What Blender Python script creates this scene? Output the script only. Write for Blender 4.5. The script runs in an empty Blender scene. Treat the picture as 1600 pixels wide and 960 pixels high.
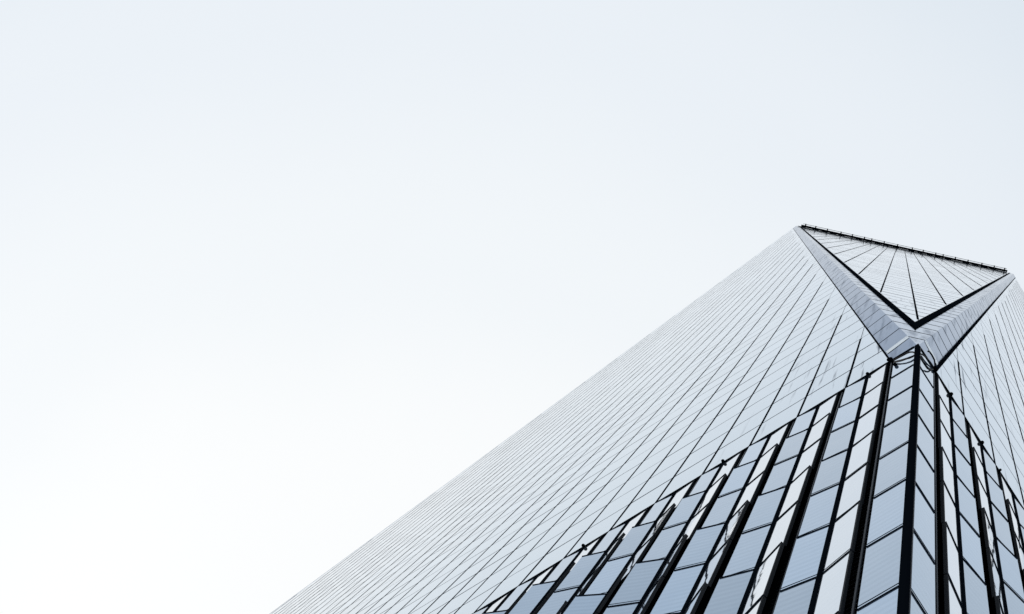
import bpy, math, random
from mathutils import Vector, Matrix

random.seed(7)
D = bpy.data
S = bpy.context.scene
COL = S.collection
HP = 57.4                      # height of the podium top above the plaza

# ------------------------------------------------------------------ camera
cam_d = D.cameras.new('camera')
cam = D.objects.new('camera', cam_d)
COL.objects.link(cam)
S.camera = cam
CAM = Vector((3.5854, -5.1058, HP - 55.8067))
RIGHT = Vector((0.8217245, 0.5346918, 0.1971635))
DOWN = Vector((-0.5273391, 0.8445884, -0.0926494))
FWD = Vector((-0.2160609, -0.0278398, 0.9759829))
m = Matrix((RIGHT, -DOWN, -FWD)).transposed().to_4x4()
m.translation = CAM
cam.matrix_world = m
cam_d.sensor_width = 36.0
cam_d.lens = 72.869
cam_d.clip_start = 0.1
cam_d.clip_end = 20000.0

# ------------------------------------------------------------------ sky and sun
SUN_EL, SUN_AZ = math.radians(48), math.radians(262)      # azimuth clockwise from +y
world = D.worlds.new('World')
S.world = world
world.use_nodes = True
nt = world.node_tree
nt.nodes.clear()
wo = nt.nodes.new('ShaderNodeOutputWorld')
bg = nt.nodes.new('ShaderNodeBackground')
bg.inputs['Strength'].default_value = 0.1
sky = nt.nodes.new('ShaderNodeTexSky')
sky.sky_type = 'NISHITA'
sky.sun_disc = False
sky.sun_elevation = SUN_EL
sky.sun_rotation = SUN_AZ
sky.dust_density = 5.0
# overcast veil: bright where the sun stands behind the cloud, a little bluer away from it
tc = nt.nodes.new('ShaderNodeTexCoord')
dot = nt.nodes.new('ShaderNodeVectorMath'); dot.operation = 'DOT_PRODUCT'
bright = Vector((-0.40, 0.13, 0.94)).normalized()
dot.inputs[1].default_value = bright
nt.links.new(tc.outputs['Generated'], dot.inputs[0])
noise = nt.nodes.new('ShaderNodeTexNoise')
noise.inputs['Scale'].default_value = 5.0
noise.inputs['Detail'].default_value = 3.0
nt.links.new(tc.outputs['Generated'], noise.inputs['Vector'])
nm = nt.nodes.new('ShaderNodeMath'); nm.operation = 'MULTIPLY_ADD'
nm.inputs[1].default_value = 0.018
nt.links.new(noise.outputs['Fac'], nm.inputs[0])
nt.links.new(dot.outputs['Value'], nm.inputs[2])
ramp = nt.nodes.new('ShaderNodeValToRGB')
cr = ramp.color_ramp
cr.interpolation = 'EASE'
cr.elements[0].position = 0.0
cr.elements[0].color = (0.62, 0.70, 0.80, 1)
cr.elements[1].position = 1.0
cr.elements[1].color = (0.972, 0.99, 0.998, 1)
for p_, c_ in ((0.885, (0.755, 0.825, 0.895, 1)), (0.94, (0.84, 0.892, 0.945, 1)), (0.975, (0.90, 0.94, 0.97, 1))):
    e = cr.elements.new(p_); e.color = c_
nt.links.new(nm.outputs[0], ramp.inputs['Fac'])
gain = nt.nodes.new('ShaderNodeMixRGB'); gain.blend_type = 'MULTIPLY'
gain.inputs['Fac'].default_value = 1.0
gain.inputs['Color2'].default_value = (10.0, 10.0, 10.0, 1)
nt.links.new(ramp.outputs['Color'], gain.inputs['Color1'])
mixs = nt.nodes.new('ShaderNodeMixRGB')
mixs.inputs['Fac'].default_value = 0.965
nt.links.new(sky.outputs['Color'], mixs.inputs['Color1'])
nt.links.new(gain.outputs['Color'], mixs.inputs['Color2'])
nt.links.new(mixs.outputs['Color'], bg.inputs['Color'])
nt.links.new(bg.outputs['Background'], wo.inputs['Surface'])

sun_d = D.lights.new('sun', 'SUN')
sun_d.energy = 0.9
sun_d.angle = math.radians(14)
sun_d.color = (1.0, 0.97, 0.93)
sun = D.objects.new('sun', sun_d)
COL.objects.link(sun)
sdir = Vector((math.sin(SUN_AZ) * math.cos(SUN_EL), math.cos(SUN_AZ) * math.cos(SUN_EL), math.sin(SUN_EL)))
sun.rotation_euler = sdir.to_track_quat('Z', 'Y').to_euler()
sun.location = (-100, -60, 600)

S.view_settings.view_transform = 'Standard'
S.view_settings.look = 'None'
S.view_settings.exposure = 0.0
S.view_settings.gamma = 1.0
S.view_settings.use_curve_mapping = False
S.cycles.max_bounces = 8
S.cycles.glossy_bounces = 6

# ------------------------------------------------------------------ materials
def material(name, color, rough=0.5, metal=0.0, spec=0.5, ior=1.5, build=None):
    mt = D.materials.new(name)
    mt.use_nodes = True
    t = mt.node_tree
    b = t.nodes['Principled BSDF']
    b.inputs['Base Color'].default_value = (*color, 1)
    b.inputs['Roughness'].default_value = rough
    b.inputs['Metallic'].default_value = metal
    b.inputs['Specular IOR Level'].default_value = spec
    b.inputs['IOR'].default_value = ior
    if build: build(t, b)
    return mt

def N(t, kind, **kw):
    n = t.nodes.new('ShaderNode' + kind)
    for k, v in kw.items():
        if k in n.inputs: n.inputs[k].default_value = v
        else: setattr(n, k, v)
    return n

def mixc(t, fac, a, b, mode='MIX'):
    n = t.nodes.new('ShaderNodeMixRGB'); n.blend_type = mode
    for sock, v in ((n.inputs['Fac'], fac), (n.inputs['Color1'], a), (n.inputs['Color2'], b)):
        if isinstance(v, bpy.types.NodeSocket): t.links.new(v, sock)
        elif isinstance(v, (int, float)): sock.default_value = v
        else: sock.default_value = (*v, 1)
    return n.outputs['Color']

def maprange(t, v, a, b, c, d):
    n = t.nodes.new('ShaderNodeMapRange')
    t.links.new(v, n.inputs['Value'])
    for k, x in zip(('From Min', 'From Max', 'To Min', 'To Max'), (a, b, c, d)): n.inputs[k].default_value = x
    return n.outputs['Result']

def coords(t, scale):
    g = t.nodes.new('ShaderNodeNewGeometry')
    mp = t.nodes.new('ShaderNodeMapping')
    mp.inputs['Scale'].default_value = scale
    t.links.new(g.outputs['Position'], mp.inputs['Vector'])
    return g, mp.outputs['Vector']

def stain(t, b, fac, amount):
    """dried run-off: a dull dark film over the shine"""
    d = N(t, 'BsdfDiffuse', Color=(0.05, 0.09, 0.16, 1))
    k = N(t, 'Math', operation='MULTIPLY'); t.links.new(fac, k.inputs[0]); k.inputs[1].default_value = amount
    mx = N(t, 'MixShader')
    t.links.new(k.outputs[0], mx.inputs[0]); t.links.new(b.outputs[0], mx.inputs[1]); t.links.new(d.outputs[0], mx.inputs[2])
    t.links.new(mx.outputs[0], t.nodes['Material Output'].inputs['Surface'])

def tower_glass(t, b):
    g, v = coords(t, (1.9, 1.9, 0.06))
    # run-off streaks: long in z, narrow sideways
    n1 = N(t, 'TexNoise', Scale=2.6, Detail=3.0); t.links.new(v, n1.inputs['Vector'])
    st = maprange(t, n1.outputs['Fac'], 0.60, 0.72, 0.0, 1.0)
    sep = N(t, 'SeparateXYZ'); t.links.new(g.outputs['Position'], sep.inputs[0])
    sm = N(t, 'VectorMath', operation='DOT_PRODUCT'); t.links.new(g.outputs['Position'], sm.inputs[0]); sm.inputs[1].default_value = (-1, 1, 0.06)
    low = maprange(t, sm.outputs['Value'], 5.5, 11.0, 1.0, 0.0)      # close to the steel corner
    mu = N(t, 'Math', operation='MULTIPLY'); t.links.new(st, mu.inputs[0]); t.links.new(low, mu.inputs[1])
    rnd = maprange(t, g.outputs['Random Per Island'], 0, 1, 0.86, 1.12)
    base = mixc(t, 1.0, (0.42, 0.52, 0.62), rnd, 'MULTIPLY')
    base = mixc(t, mu.outputs[0], base, (0.01, 0.018, 0.035))
    t.links.new(base, b.inputs['Base Color'])
    stain(t, b, mu.outputs[0], 0.75)
    n2 = N(t, 'TexNoise', Scale=0.35, Detail=1.0); t.links.new(g.outputs['Position'], n2.inputs['Vector'])
    bp = N(t, 'Bump', Strength=0.02, Distance=0.05); t.links.new(n2.outputs['Fac'], bp.inputs['Height'])
    t.links.new(bp.outputs['Normal'], b.inputs['Normal'])

def podium_glass(t, b):
    g, v = coords(t, (0, 0, 1))
    sep = N(t, 'SeparateXYZ'); t.links.new(g.outputs['Position'], sep.inputs[0])
    # louvre blades showing faintly through the glass, every 0.34 m
    wv = N(t, 'Math', operation='MULTIPLY'); t.links.new(sep.outputs['Z'], wv.inputs[0]); wv.inputs[1].default_value = 2 * math.pi / 0.34
    sn = N(t, 'Math', operation='SINE'); t.links.new(wv.outputs[0], sn.inputs[0])
    stripe = maprange(t, sn.outputs[0], -0.6, 0.6, 0.0, 1.0)
    g2, v2 = coords(t, (1, 1, 0.25))
    nz = N(t, 'TexNoise', Scale=1.3, Detail=2.0); t.links.new(v2, nz.inputs['Vector'])
    amt = N(t, 'Math', operation='MULTIPLY'); t.links.new(stripe, amt.inputs[0]); t.links.new(nz.outputs['Fac'], amt.inputs[1])
    rnd = maprange(t, g.outputs['Random Per Island'], 0, 1, 0.9, 1.1)
    c = mixc(t, amt.outputs[0], (0.22, 0.325, 0.465), (0.32, 0.43, 0.58))
    oi = N(t, 'ObjectInfo')
    ov = maprange(t, oi.outputs['Random'], 0, 1, 0.78, 1.15)
    c = mixc(t, 1.0, c, ov, 'MULTIPLY')
    t.links.new(c, b.inputs['Base Color'])
    g3, v3 = coords(t, (1, 1, 0.6))
    n2 = N(t, 'TexNoise', Scale=1.1, Detail=2.0); t.links.new(v3, n2.inputs['Vector'])
    bp = N(t, 'Bump', Strength=0.10, Distance=0.05); t.links.new(n2.outputs['Fac'], bp.inputs['Height'])
    t.links.new(bp.outputs['Normal'], b.inputs['Normal'])

def podium_lit(t, b):  # same glass as podium_glass; the leaves' bright sky reflection is painted into the colour
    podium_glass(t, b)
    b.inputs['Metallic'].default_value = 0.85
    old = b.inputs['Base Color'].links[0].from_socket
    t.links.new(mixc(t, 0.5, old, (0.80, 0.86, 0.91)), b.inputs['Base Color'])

def steel(t, b):
    g, v = coords(t, (1.6, 1.6, 0.09))
    n1 = N(t, 'TexNoise', Scale=2.0, Detail=4.0); t.links.new(v, n1.inputs['Vector'])
    st = maprange(t, n1.outputs['Fac'], 0.52, 0.72, 0.0, 0.75)
    rnd = maprange(t, g.outputs['Random Per Island'], 0, 1, 0.9, 1.1)
    base = mixc(t, 1.0, (0.28, 0.35, 0.46), rnd, 'MULTIPLY')
    base = mixc(t, st, base, (0.12, 0.17, 0.27))
    stain(t, b, st, 0.55)
    t.links.new(base, b.inputs['Base Color'])

def concrete(t, b):
    g, v = coords(t, (1, 1, 1))
    br = N(t, 'TexBrick', Scale=0.8); t.links.new(v, br.inputs['Vector'])
    br.inputs['Color1'].default_value = (0.20, 0.20, 0.21, 1); br.inputs['Color2'].default_value = (0.24, 0.24, 0.245, 1)
    br.inputs['Mortar'].default_value = (0.12, 0.12, 0.12, 1)
    nz = N(t, 'TexNoise', Scale=0.4, Detail=6.0); t.links.new(v, nz.inputs['Vector'])
    t.links.new(mixc(t, 0.5, br.outputs['Color'], nz.outputs['Fac'], 'OVERLAY'), b.inputs['Base Color'])

M = {
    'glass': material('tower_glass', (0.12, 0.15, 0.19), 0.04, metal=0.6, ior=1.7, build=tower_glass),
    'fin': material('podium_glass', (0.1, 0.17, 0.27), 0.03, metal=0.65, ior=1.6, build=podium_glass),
    'fin_lit': material('podium_glass_lit', (0.8, 0.86, 0.9), 0.03, metal=0.92, ior=1.6, build=podium_lit),
    'frame': material('fin_frame', (0.007, 0.010, 0.014), 0.5, spec=0.008),
    'edge': material('glass_edge', (0.62, 0.70, 0.76), 0.25),
    'black': material('black_gasket', (0.004, 0.006, 0.009), 0.6, spec=0.0),
    'dark': material('dark_frame', (0.012, 0.018, 0.028), 0.5, spec=0.0),
    'slat': material('louvre_metal', (0.035, 0.04, 0.048), 0.5, spec=0.08),
    'post': material('post_metal', (0.05, 0.057, 0.068), 0.5, spec=0.03),
    'steel': material('stainless_edge', (0.28, 0.35, 0.46), 0.09, metal=1.0, build=steel),
    'pale': material('pale_metal', (0.7, 0.76, 0.8), 0.3, metal=0.6),
    'ground': material('plaza_paving', (0.22, 0.22, 0.22), 0.8, build=concrete),
    'cable': material('cable_rubber', (0.006, 0.006, 0.007), 0.7, spec=0.05),
}
M['steel'].node_tree.nodes['Principled BSDF'].inputs['Specular Tint'].default_value = (0.29, 0.38, 0.51, 1)
for k_ in ('glass', 'fin'): M[k_].node_tree.nodes['Principled BSDF'].inputs['Specular Tint'].default_value = (0.88, 0.95, 1.0, 1)

# ------------------------------------------------------------------ mesh helpers
class MB:
    """Collects faces; build() links them as one mesh object."""
    def __init__(self): self.v, self.f, self.mi = [], [], []
    def poly(self, pts, mi=0):
        n = len(self.v); self.v += [tuple(p) for p in pts]; self.f.append(tuple(range(n, n + len(pts)))); self.mi.append(mi)
    def hexa(self, a, b, mi=0):
        """a: four corners of one face, b: the four opposite corners."""
        n = len(self.v); self.v += [tuple(p) for p in a] + [tuple(p) for p in b]
        for q in ((3, 2, 1, 0), (4, 5, 6, 7), (0, 1, 5, 4), (1, 2, 6, 5), (2, 3, 7, 6), (3, 0, 4, 7)):
            self.f.append(tuple(n + i for i in q)); self.mi.append(mi)
    def box(self, c0, ax, ay, az, mi=0):
        """corner c0 and three edge vectors"""
        c0 = Vector(c0)
        self.hexa([c0, c0 + ax, c0 + ax + ay, c0 + ay], [c0 + az, c0 + ax + az, c0 + ax + ay + az, c0 + ay + az], mi)
    def beam(self, p, q, w, h, up, mi=0):
        p, q = Vector(p), Vector(q); d = (q - p).normalized()
        s = d.cross(up).normalized(); u = s.cross(d).normalized()
        s *= w / 2; u *= h / 2
        self.hexa([p - s - u, p + s - u, p + s + u, p - s + u], [q - s - u, q + s - u, q + s + u, q - s + u], mi)
    def ball(self, c, r, mi=0):
        c = Vector(c); n = len(self.v); R, C = 6, 8
        for i in range(R + 1):
            th = math.pi * i / R
            for j in range(C):
                ph = 2 * math.pi * j / C
                self.v.append(tuple(c + Vector((math.sin(th) * math.cos(ph), math.sin(th) * math.sin(ph), math.cos(th))) * r))
        for i in range(R):
            for j in range(C):
                self.f.append((n + i * C + j, n + (i + 1) * C + j, n + (i + 1) * C + (j + 1) % C, n + i * C + (j + 1) % C)); self.mi.append(mi)
    def build(self, name, mats, parent=None):
        me = D.meshes.new(name)
        me.from_pydata(self.v, [], self.f)
        for x in (mats if isinstance(mats, (list, tuple)) else [mats]): me.materials.append(x)
        me.polygons.foreach_set('material_index', self.mi)
        me.update()
        bad = [p for p in me.polygons if p.area < 1e-9]
        import bmesh
        b = bmesh.new(); b.from_mesh(me); bmesh.ops.recalc_face_normals(b, faces=b.faces[:]); b.to_mesh(me); b.free()
        o = D.objects.new(name, me); COL.objects.link(o)
        if parent: o.parent = parent
        return o

def screen(p):
    r = Vector(p) - CAM; z = r.dot(FWD)
    f = 3238.6
    return 800 + f * r.dot(RIGHT) / z, 480 + f * r.dot(DOWN) / z

def seen_area(pts):
    """area in the photograph's pixels, clipped to the frame"""
    q = [screen(p) for p in pts]
    for ax, lim, sg in ((0, 0, 1), (0, 1600, -1), (1, 0, 1), (1, 960, -1)):
        out = []
        for i in range(len(q)):
            a, b = q[i], q[(i + 1) % len(q)]
            da, db = (a[ax] - lim) * sg, (b[ax] - lim) * sg
            if da >= 0: out.append(a)
            if da * db < 0:
                t = da / (da - db); out.append((a[0] + (b[0] - a[0]) * t, a[1] + (b[1] - a[1]) * t))
        q = out
        if len(q) < 3: return 0.0
    return abs(sum(q[i][0] * q[(i + 1) % len(q)][1] - q[(i + 1) % len(q)][0] * q[i][1] for i in range(len(q)))) / 2

def empty(name, loc, **kw):
    o = D.objects.new(name, None); COL.objects.link(o); o.location = loc
    for k, v in kw.items(): o[k] = v
    return o

# ------------------------------------------------------------------ the setting
g = MB(); R_ = 5000
g.poly([(-R_, -R_, 0), (R_, -R_, 0), (R_, R_, 0), (-R_, R_, 0)])
go = g.build('ground', M['ground']); go['kind'] = 'structure'

# ------------------------------------------------------------------ the tower
W = 1.524            # curtain wall bay
RH = 4.064           # storey / panel row
A = 20 * W           # half the base edge
HT = 358.8           # tower height above the podium
SL = A / HT
tower = empty('office_tower', (0, 0, 0),
              label='tapering glass skyscraper seen from below, with a triangular facet above its black-slatted podium corner',
              category='skyscraper')
Z0 = HP

# two wall frames: P(s, out, z): s along the wall from the corner, out = away from the wall
def PL(s, out, z): return Vector((-s, -out, Z0 + z))
def PR(s, out, z): return Vector((out, s, Z0 + z))
# sloping corner facet: u along the top edge (towards the right), t = height share, out along its normal
TE = Vector((1, 1, 0)).normalized()
VLt, VRt = Vector((-A, 0, HT)), Vector((0, A, HT))
MID = (VLt + VRt) / 2
FN = VLt.cross(VRt).normalized()
if FN.dot(Vector((1, -1, 0))) < 0: FN = -FN
def PF(u, out, z): return Vector((0, 0, Z0)) + MID * (z / HT) + TE * u + FN * out

def clip(poly, fn):
    out = []
    for i in range(len(poly)):
        a, b = poly[i], poly[(i + 1) % len(poly)]
        da, db = fn(a), fn(b)
        if da >= 0: out.append(a)
        if da * db < 0:
            t = da / (da - db); out.append((a[0] + (b[0] - a[0]) * t, a[1] + (b[1] - a[1]) * t))
    return out

def spread(items, name, mats, parent, n, label=None):
    """items: (area, MB). The n that show largest become parts, the rest one part."""
    items.sort(key=lambda i: -i[0])
    for i, (a, mb) in enumerate(items[:n]): mb.build(name, mats, parent)
    rest = MB()
    for a, mb in items[n:]:
        k = len(rest.v); rest.v += mb.v; rest.f += [tuple(i + k for i in f) for f in mb.f]; rest.mi += mb.mi
    if rest.f:
        o = rest.build(name, mats, parent); o['kind'] = 'stuff'

ROWS = int(HT // RH) + 1

def facade(P, bays, offs, edge_lo, edge_hi, inside, proud, name, npane, ntran, span):
    """A triangular curtain wall. inside(s,z)>=0 tests the clipped outline."""
    back = MB()
    tri = span
    back.hexa([P(s, proud - 0.10, z) for s, z in tri[:4]], [P(s, proud - 0.05, z) for s, z in tri[:4]]) if len(tri) == 4 else None
    if len(tri) == 3:
        n = len(back.v)
        a = [P(s, proud - 0.10, z) for s, z in tri]; b = [P(s, proud - 0.05, z) for s, z in tri]
        back.poly(b); back.poly(a[::-1])
        for i in range(3): back.poly([a[i], a[(i + 1) % 3], b[(i + 1) % 3], b[i]])
    wall = back.build(name, M['dark'], tower)
    panes, trans = [], []
    J = 0.012
    for r in range(ROWS):
        z0, z1 = r * RH, min((r + 1) * RH, HT)
        row_s = []
        for k in bays:
            s0, s1 = (k + offs) * W, (k + 1 + offs) * W
            q = [(s0 + J, z0 + J), (s1 - J, z0 + J), (s1 - J, z1 - J), (s0 + J, z1 - J)]
            for fn in inside: 
                q = clip(q, fn)
                if len(q) < 3: break
            if len(q) < 3: continue
            mb = MB(); d = [random.uniform(-0.002, 0.002) for _ in range(2)]
            pts = [P(s, proud + d[0] * (s - s0) / W + d[1] * (z - z0) / RH, z) for s, z in q]
            mb.poly(pts)
            panes.append((seen_area(pts), mb)); row_s += [s for s, z in q if z > z1 - 0.5 * RH] or []
        # the joint at the top of the row, cut to the outline
        q = [(-400, z1 - 0.02), (400, z1 - 0.02), (400, z1 + 0.02), (-400, z1 + 0.02)]
        for fn in inside:
            q = clip(q, fn)
            if len(q) < 3: break
        if len(q) >= 3:
            sa, sb = min(s for s, z in q), max(s for s, z in q)
            if sb - sa > 0.3:
                mb = MB()
                a0, b0 = P(sa, proud, z1 - 0.016), P(sb, proud, z1 - 0.016)
                o = P(sa, proud + TR * 60 / (z1 + 56), z1 - 0.016) - a0; h = P(sa, proud, z1 + 0.016) - a0
                mb.box(a0, b0 - a0, h, o)
                trans.append((seen_area([a0, b0, b0 + h + o, a0 + h + o]) / (1 + 0.002 * (a0 - CAM).length), mb))
    spread(panes, 'window_pane', M['glass'], wall, npane)
    spread(trans, 'transom', M['dark'], wall, ntran)
    return wall
TR = 0.005

BAND = 0.80
PROUD = 0.04
ins_wall = [lambda p: p[0] - (SL * p[1] + BAND), lambda p: (2 * A - BAND - SL * p[1]) - p[0], lambda p: p[1] - 0.0]
span_wall = [(BAND, 0.0), (2 * A - BAND, 0.0), (A, HT - BAND / SL)]
def wall_mullions(P, ks, parent, wm, pr):
    for k in ks:
        s = (k + 0.45) * W
        wk = wm * (1.0 if k < 9 else 0.8)
        zt = min((s - BAND) / SL, (2 * A - BAND - s) / SL)
        zt = (zt - 4.3) // RH * RH
        if zt < RH: continue
        mb = MB()
        a = P(s - wk / 2, PROUD, 0.0)
        mb.box(a, P(s + wk / 2, PROUD, 0) - a, P(s - wk / 2, PROUD + pr, 0) - a, P(s - wk / 2, PROUD, zt) - a)
        mb.build('mullion', M['black'], parent)
lw = facade(PL, range(0, 41), 0.45, 0, 0, ins_wall, PROUD, 'curtain_wall', 100, 100, span_wall)
rw = facade(PR, range(0, 41), 0.45, 0, 0, ins_wall, PROUD, 'curtain_wall', 60, 60, span_wall)
wall_mullions(PL, range(1, 40), lw, 0.070, 0.008)
wall_mullions(PR, range(1, 24), rw, 0.066, 0.010)

# corner facet, inside the dark V frame
FE = 0.84
FS = SL / math.sqrt(2) * 1.0        # half width per metre of height
FS = (A / math.sqrt(2)) / HT
ins_f = [lambda p: FS * p[1] - FE - p[0], lambda p: FS * p[1] - FE + p[0], lambda p: HT - 0.4 - p[1]]
TR = 0.007
fw = facade(PF, range(-16, 16), 0.12 / W, 0, 0, ins_f, 0.06, 'curtain_wall', 60, 60,
            [(0.0, FE / FS), (FS * (HT - 0.4) - FE, HT - 0.4), (-FS * (HT - 0.4) + FE, HT - 0.4)])
for k in range(-14, 15):
    u = k * W + 0.12
    z0 = (abs(u) + FE) / FS + (1.5 if k else 0.8)
    if z0 > HT - 15: continue
    mb = MB(); wm = 0.08
    a = PF(u - wm / 2, 0.05, z0)
    mb.box(a, PF(u + wm / 2, 0.05, z0) - a, PF(u - wm / 2, 0.068, z0) - a, PF(u - wm / 2, 0.05, HT - 0.6) - a)
    mb.build('mullion', M['black'], fw)

# stainless steel edges: two on the walls, two on the facet, in storey-high plates
def wall_band(P, name='edge_cladding'):
    b = MB()
    J = 0.02
    for r in range(ROWS):
        z0, z1 = r * RH + J, min((r + 1) * RH, HT - 0.3) - J
        q = [(SL * z0, z0), (SL * z0 + BAND, z0), (SL * z1 + BAND, z1), (SL * z1 + 0.0, z1)]
        q = [(min(s, 2 * A - SL * z), z) for s, z in q]
        b.poly([P(s, -0.08 * (s - SL * z) / BAND + 0.005, z) for s, z in q])
    o = b.build(name, M['steel'], tower)
    for r in range(1, 40):
        z = r * RH; j = MB(); pr = 0.010 * 60 / (z + 56)
        a = P(SL * z + 0.01, 0.003, z - 0.015); e = P(SL * z + BAND, -0.077, z - 0.015)
        j.box(a, e - a, P(0, pr, 0) - P(0, 0, 0), Vector((0, 0, 0.03))); j.build('plate_joint', M['dark'], o)
    return o
for P in (PL, PR):
    wall_band(lambda s, o, z, P=P: P(2 * A - s, o, z))
for P in (PL, PR):
    band = wall_band(P)
    # shadow gap behind the plates, and the return of the glass wall along the band
    g = MB()
    g.poly([P(0.02, -0.03, 0), P(BAND, -0.115, 0), P(A + 0.0, -0.115, HT - 0.3), P(A - 0.05, -0.03, HT - 0.3)])
    g.build('joint_backing', M['black'], band)
    r = MB()
    a = [P(BAND, -0.115, 0), P(BAND + 0.05, -0.115, 0), P(BAND + 0.05, PROUD + 0.012, 0), P(BAND, PROUD + 0.012, 0)]
    zt = HT - BAND / SL
    d = P(BAND + SL * zt, 0, zt) - P(BAND, 0, 0)
    r.hexa(a, [v + d for v in a])
    r.build('edge_trim', M['black'], tower)
    # pale lip between two of the lowest plates
    l = MB()
    z0, z1 = 3.45, 4.35
    l.poly([P(SL * z0 + 0.01, 0.012, z0), P(SL * z0 + BAND - 0.03, -0.06, z0), P(SL * z1 + BAND - 0.03, -0.06, z1), P(SL * z1 + 0.01, 0.012, z1)])
    l.build('pale_lip', M['pale'], band)
def facet_band(sg):
    b = MB(); J = 0.018
    for r in range(ROWS):
        z0, z1 = r * RH + J, min((r + 1) * RH, HT) - J
        q = [(FS * z0, z0), (FS * z0 - 0.70, z0), (FS * z1 - 0.70, z1), (FS * z1, z1)]
        q = [(max(u, 0.0), z) for u, z in q]
        if abs(q[0][0] - q[1][0]) < 1e-6: continue
        b.poly([PF(sg * u, 0.0, z) for u, z in q])
    o = b.build('edge_cladding', M['facet_edge'], tower)
    for r in range(1, 40):
        z = r * RH; j = MB(); pr = 0.008 * 60 / (z + 56)
        a = PF(sg * FS * z, 0.0, z - 0.015); e = PF(sg * max(FS * z - 0.70, 0), 0.0, z - 0.015)
        j.box(a, e - a, FN * pr, PF(0, 0, z + 0.015) - PF(0, 0, z - 0.015)); j.build('plate_joint', M['dark'], o)
    g = MB(); g.poly([PF(0, -0.04, 0.0), PF(sg * (FS * HT - 0.02), -0.04, HT), PF(sg * (FS * HT - 1.0), -0.04, HT), PF(0, -0.04, 1.0 / FS)])
    g.build('joint_backing', M['black'], o)
    # dark V frame
    f = MB()
    i0, i1 = 0.60, 0.82
    lo, hi = i0 / FS, i1 / FS
    a = [PF(0, -0.05, lo), PF(0, 0.05, lo), PF(0, 0.05, hi), PF(0, -0.05, hi)]
    u0, u1 = FS * (HT - 0.3) - i0, FS * (HT - 0.3) - i1
    bq = [PF(sg * u0, -0.05, HT - 0.3), PF(sg * u0, 0.05, HT - 0.3), PF(sg * u1, 0.05, HT - 0.3), PF(sg * u1, -0.05, HT - 0.3)]
    f.hexa(a, bq)
    f.build('facet_frame', M['black'], tower)
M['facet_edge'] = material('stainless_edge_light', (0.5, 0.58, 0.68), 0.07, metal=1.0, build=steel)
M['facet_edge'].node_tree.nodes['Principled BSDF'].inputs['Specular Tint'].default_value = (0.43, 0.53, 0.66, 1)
facet_band(-1); facet_band(1)

# ------------------------------------------------------------------ podium
PROWS = 12
def out_bright(i, r):
    if r == 0: return 0.034
    e = (0.3, 1.8, 1.8, 3.8, 3.8, 5.5, 5.5, 7.5, 7.5, 9.5, 9.5, 11.5)[r]
    return min(0.03 + e * (0.014 + 0.0135 * (i - 1)), 0.52)
def out_blue(i, r):
    if r == 0: return 0.045
    e = (0.6, 2.0, 2.0, 4.0, 4.0, 5.8, 5.8, 7.8, 7.8, 9.8, 9.8, 11.8)[r]
    return min(0.055 + e * (0.009 + 0.014 * (i - 1)), 0.52)

def fin(P, s0, o0, s1, o1, r, gl=0):
    """one leaf of glass from (s0,o0) at the hinge to (s1,o1) at the open side, with its bottom bars"""
    mb = MB()
    zt, zb = -r * RH - 0.03, -(r + 1) * RH + 0.03
    th = 0.028
    def fr(pad0, pad1, z0, z1, d0, d1, mi):
        ds, do = s1 - s0, o1 - o0
        L = math.hypot(ds, do)
        a0, a1 = pad0 / L, 1 - pad1 / L
        p0, p1 = (s0 + ds * a0, o0 + do * a0), (s0 + ds * a1, o0 + do * a1)
        nx, no = -do / L, ds / L
        if no < 0: nx, no = -nx, -no
        q = [(p0[0] + nx * d0, p0[1] + no * d0), (p1[0] + nx * d0, p1[1] + no * d0), (p1[0] + nx * d1, p1[1] + no * d1), (p0[0] + nx * d1, p0[1] + no * d1)]
        mb.hexa([P(s, o, z0) for s, o in q], [P(s, o, z1) for s, o in q], mi)
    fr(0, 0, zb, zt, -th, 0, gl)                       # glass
    fr(0.0, 0.0, zb + 0.16, zb + 0.185, 0.0005, 0.0045, 1)    # thin bar above the sill
    fr(0, 0, zb - 0.028, zb - 0.002, -0.02, 0.012, 1)         # sill bar
    fr(0, 0, zt + 0.002, zt + 0.028, -0.02, 0.016, 1)         # head bar
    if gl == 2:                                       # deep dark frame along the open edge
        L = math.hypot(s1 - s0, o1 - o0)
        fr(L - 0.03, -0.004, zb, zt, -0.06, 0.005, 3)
    area = seen_area([P(s0, o0, zt), P(s1, o1, zt), P(s1, o1, zb), P(s0, o0, zb)])
    return area, mb

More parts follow.
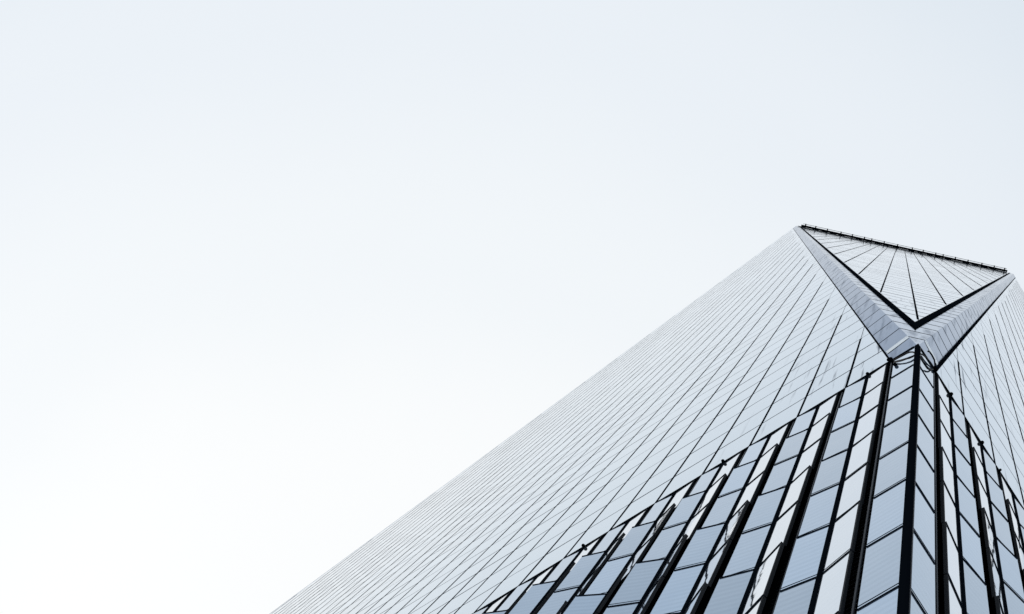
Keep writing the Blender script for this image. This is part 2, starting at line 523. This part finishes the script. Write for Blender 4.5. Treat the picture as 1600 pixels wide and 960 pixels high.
all_fins = []
def podium(P, nbay):
    LEN = 2 * A
    b = MB(); Hb = -HP
    a = P(0.06, -0.75, Hb)
    b.box(a, P(LEN - 0.06, -0.75, Hb) - a, P(0.06, -0.30, Hb) - a, P(0.06, -0.75, -0.16) - a)
    wall = b.build('podium_wall', M['black'], tower)
    zlow = -PROWS * RH
    fins = []
    # flat leaf beside the corner post
    for r in range(PROWS):
        fins.append(fin(P, 0.05 * W, 0.025, 0.468 * W, 0.025, r))
    for i in range(1, nbay + 1):
        rows = range(0, PROWS if i < 7 else 4)
        for r in rows:
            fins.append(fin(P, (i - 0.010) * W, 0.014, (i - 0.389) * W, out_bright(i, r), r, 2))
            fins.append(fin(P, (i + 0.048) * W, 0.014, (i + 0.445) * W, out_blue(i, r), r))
    # louvre column in every gap, with a post in front of it
    for i in range(0, nbay + 1):
        zl = zlow if i < 7 else -4 * RH
        l = MB(); s0, s1 = (i + 0.40) * W, (i + 0.68) * W
        n = int(-zl / 0.30)
        for j in range(n):
            z = -0.2 - 0.30 * j
            l.hexa([P(s0, -0.26, z), P(s1, -0.26, z), P(s1, -0.10, z - 0.10), P(s0, -0.10, z - 0.10)],
                   [P(s0, -0.26, z - 0.02), P(s1, -0.26, z - 0.02), P(s1, -0.10, z - 0.12), P(s0, -0.10, z - 0.12)])
        l.build('louvre', M['slat'], wall)
        p = MB(); sc = (i + 0.525) * W
        a = P(sc, -0.03, zl); p.box(a, P(sc + 0.035, -0.03, zl) - a, P(sc, -0.002, zl) - a, P(sc, -0.03, -0.05) - a)
        p.build('gap_post', M['post'], wall)
    for i in range(1, nbay + 1):
        zl = zlow if i < 7 else -4 * RH
        h = MB(); a = P((i - 0.012) * W, -0.16, zl)
        h.box(a, P((i + 0.048) * W, -0.16, zl) - a, P((i - 0.012) * W, 0.034, zl) - a, P((i - 0.012) * W, -0.16, -0.03) - a)
        h.build('hinge_post', M['black'], wall)
    # ledge along the podium top
    g = MB(); a = P(0.10, -0.30, -0.05)
    g.box(a, P(LEN - 0.1, -0.30, -0.05) - a, P(0.10, PROUD + 0.014, -0.05) - a, P(0.10, -0.30, 0.0 - 0.004) - a)
    g.build('podium_ledge', M['black'], tower)
    w_ = MB(); a = P(0.08, -0.10, -0.145)
    w_.box(a, P(LEN - 0.1, -0.10, -0.145) - a, P(0.08, 0.03, -0.145) - a, P(0.08, -0.10, -0.055) - a)
    w_.build('ledge_fascia', M['black'], tower)
    return wall, fins
lp, lfins = podium(PL, 11)
rp, rfins = podium(PR, 6)
tagged = sorted([(a, 0, i) for i, (a, _) in enumerate(lfins)] + [(a, 1, i) for i, (a, _) in enumerate(rfins)], reverse=True)
nl = sum(1 for t in tagged[:100] if t[1] == 0)
spread(lfins, 'glass_fin', [M['fin'], M['dark'], M['fin_lit'], M['frame']], lp, nl)
spread(rfins, 'glass_fin', [M['fin'], M['dark'], M['fin_lit'], M['frame']], rp, 100 - nl)

# corner post
c = MB()
def cpost(sl, sr, o, z0, z1, mb, mi=0):
    q = [(0.06, 0.02), (-0.075, -0.035 - 0.0), (-0.02, -0.09), (0.05, -0.06), (0.05, 0.05), (-0.055, 0.055)]
c.hexa([(-0.062, -0.05, Z0 - PROWS * RH), (0.05, -0.05, Z0 - PROWS * RH), (0.05, 0.062, Z0 - PROWS * RH), (-0.062, 0.062, Z0 - PROWS * RH)],
       [(-0.062, -0.05, Z0 - 0.02), (0.05, -0.05, Z0 - 0.02), (0.05, 0.062, Z0 - 0.02), (-0.062, 0.062, Z0 - 0.02)])
cp = c.build('corner_post', M['black'], tower)
e_ = MB(); e_.box((0.051, 0.045, Z0 - PROWS * RH), Vector((0.012, 0, 0)), Vector((0, 0.02, 0)), Vector((0, 0, PROWS * RH - 0.1)))  # added lighter strip: the highlight along the post's right edge, put in as colour
e_.build('post_highlight', M['post'], cp)

# knobs and clamps on the podium ledge
for P, s, o, z, r in ((PL, 1.52, 0.06, 0.0, 0.05), (PL, 0.62, 0.06, -1.9, 0.055), (PL, 0.79, 0.07, 0.02, 0.06), (PL, 0.86, 0.08, 0.10, 0.05),
                      (PL, 10.68, 0.07, 0.0, 0.055), (PL, 6.10, 0.07, 0.02, 0.05),
                      (PR, 1.55, 0.06, 0.0, 0.055), (PR, 3.07, 0.06, 0.0, 0.055), (PR, 0.79, 0.07, 0.0, 0.06), (PR, 0.72, 0.07, -0.05, 0.05), (PR, 3.94, 0.07, 0.02, 0.04)):
    k = MB(); k.ball(P(s, o, z), r); k.beam(P(s, -0.05, z), P(s, o + 0.02, z), r, r, Vector((0, 0, 1)))
    k.build('clamp', M['black'], tower)

# rail along the top edge of the facet
rail = MB()
rail.beam(PF(-20.6, 0.27, HT), PF(20.3, 0.27, HT), 0.4, 0.40, FN)
ro = rail.build('parapet_rail', M['black'], tower)
wire = MB(); wire.beam(PF(-20.3, 0.70, HT), PF(20.1, 0.70, HT), 0.08, 0.08, FN); wire.build('rail_wire', M['dark'], ro)
for x in (1258, 1274, 1292.5, 1314, 1332, 1351, 1362.5, 1382, 1403, 1426, 1443, 1462.5, 1474, 1493, 1512.5, 1534, 1553, 1569):
    u = -21.55 + 43.1 * (x - 1244) / 339.4
    b = MB(); b.beam(PF(u, 0.04, HT), PF(u, 0.80, HT), 0.22, 0.22, Vector((0, 0, 1))); b.build('bracket', M['black'], ro)
for x in (1358, 1438.5):
    u = -21.55 + 43.1 * (x - 1244) / 339.4
    b = MB(); b.beam(PF(u, -0.0, HT - 3), PF(u, 0.4, HT - 3), 0.3, 0.3, Vector((0, 0, 1))); b.beam(PF(u - 0.5, 0.12, HT - 3), PF(u + 0.5, 0.12, HT - 3), 0.16, 0.16, FN)
    b.beam(PF(u, 0.25, HT - 26), PF(u, 0.25, HT - 3), 0.16, 0.16, FN)
    b.build('davit_arm', M['black'], ro)
for x in (1256, 1278, 1292, 1305, 1318, 1345, 1373.5, 1387, 1401, 1425, 1453, 1466, 1480, 1507, 1521, 1535, 1548):
    u = -21.55 + 43.1 * (x - 1244) / 339.4
    b = MB(); a = PF(u - 0.55, 0.062, HT - 14); b.box(a, PF(u + 0.55, 0.062, HT - 14) - a, PF(u - 0.55, 0.16, HT - 14) - a, PF(u - 0.55, 0.062, HT - 9) - a)
    b.build('vent_slot', M['black'], fw)

# the sides that face away: closed so that the building is whole from elsewhere
h = MB()
c4 = [(-2 * A, 0), (0, 0), (0, 2 * A), (-2 * A, 2 * A)]
t4 = [(-A, 0), (0, A), (-A, 2 * A), (-2 * A, A)]
B3 = [Vector((x, y, Z0)) for x, y in c4]; T3 = [Vector((x, y, Z0 + HT - 0.5)) for x, y in t4]
for i, poly in enumerate(([B3[2], B3[3], T3[2]], [B3[3], B3[0], T3[3]], [B3[0], T3[0], T3[3]], [B3[2], T3[2], T3[1]], [B3[3], T3[3], T3[2]])):
    h.poly(poly)
h.poly([T3[0], T3[1], T3[2], T3[3]])
h.poly([(-2 * A, 2 * A, 0), (0, 2 * A, 0), (0, 2 * A, Z0), (-2 * A, 2 * A, Z0)])
h.poly([(-2 * A, 0, 0), (-2 * A, 2 * A, 0), (-2 * A, 2 * A, Z0), (-2 * A, 0, Z0)])
h.build('rear_facade', M['glass'], tower)

# ------------------------------------------------------------------ cables at the podium corner
def cable(pts, label, r=0.022):
    cu = D.curves.new('cable', 'CURVE'); cu.dimensions = '3D'; cu.bevel_depth = r; cu.bevel_resolution = 2
    sp = cu.splines.new('BEZIER'); sp.bezier_points.add(len(pts) - 1)
    for b, p in zip(sp.bezier_points, pts):
        b.co = p; b.handle_left_type = b.handle_right_type = 'AUTO'
    o = D.objects.new('cable', cu)
    dg = bpy.context.evaluated_depsgraph_get
    COL.objects.link(o)
    bpy.context.view_layer.update()
    me = D.meshes.new_from_object(o.evaluated_get(dg()))
    D.objects.remove(o)
    me.name = 'cable'; me.materials.clear(); me.materials.append(M['cable'])
    o = D.objects.new('cable', me); COL.objects.link(o)
    o['label'] = label; o['category'] = 'cable'; o['group'] = 'cables at the podium corner'
for pts, lab in (
    ([(-0.03, -0.06, -1.96), (-0.12, -0.08, -1.49), (-0.24, -0.09, -1.20), (-0.40, -0.08, -0.98), (-0.70, -0.05, -0.50)], 'upper black cable arching from the corner post to the clamp on its left'),
    ([(-0.03, -0.06, -2.38), (-0.12, -0.07, -2.53), (-0.26, -0.08, -2.34), (-0.45, -0.07, -1.89), (-0.68, -0.05, -1.04)], 'black cable sagging below the arched one, from corner post to left clamp'),
    ([(0.06, 0.04, -1.85), (0.07, 0.16, -1.25), (0.07, 0.32, -0.77), (0.07, 0.51, -0.42), (0.05, 0.69, -0.11)], 'nearly straight black cable from the corner post down to the right clamp'),
    ([(0.14, 0.28, 0.16), (0.15, 0.40, 0.50), (0.15, 0.51, 0.44), (0.14, 0.61, -0.03), (0.10, 0.69, -0.11)], 'short black cable bowed over the right ledge beside the steel edge'),
    ([(0.06, 0.05, -2.47), (0.08, 0.13, -2.89), (0.09, 0.24, -3.03), (0.08, 0.38, -2.66), (0.05, 0.66, -0.74)], 'deepest hanging black cable loop, right of the corner post')):
    cable([(x, y, z + HP) for x, y, z in pts], lab)
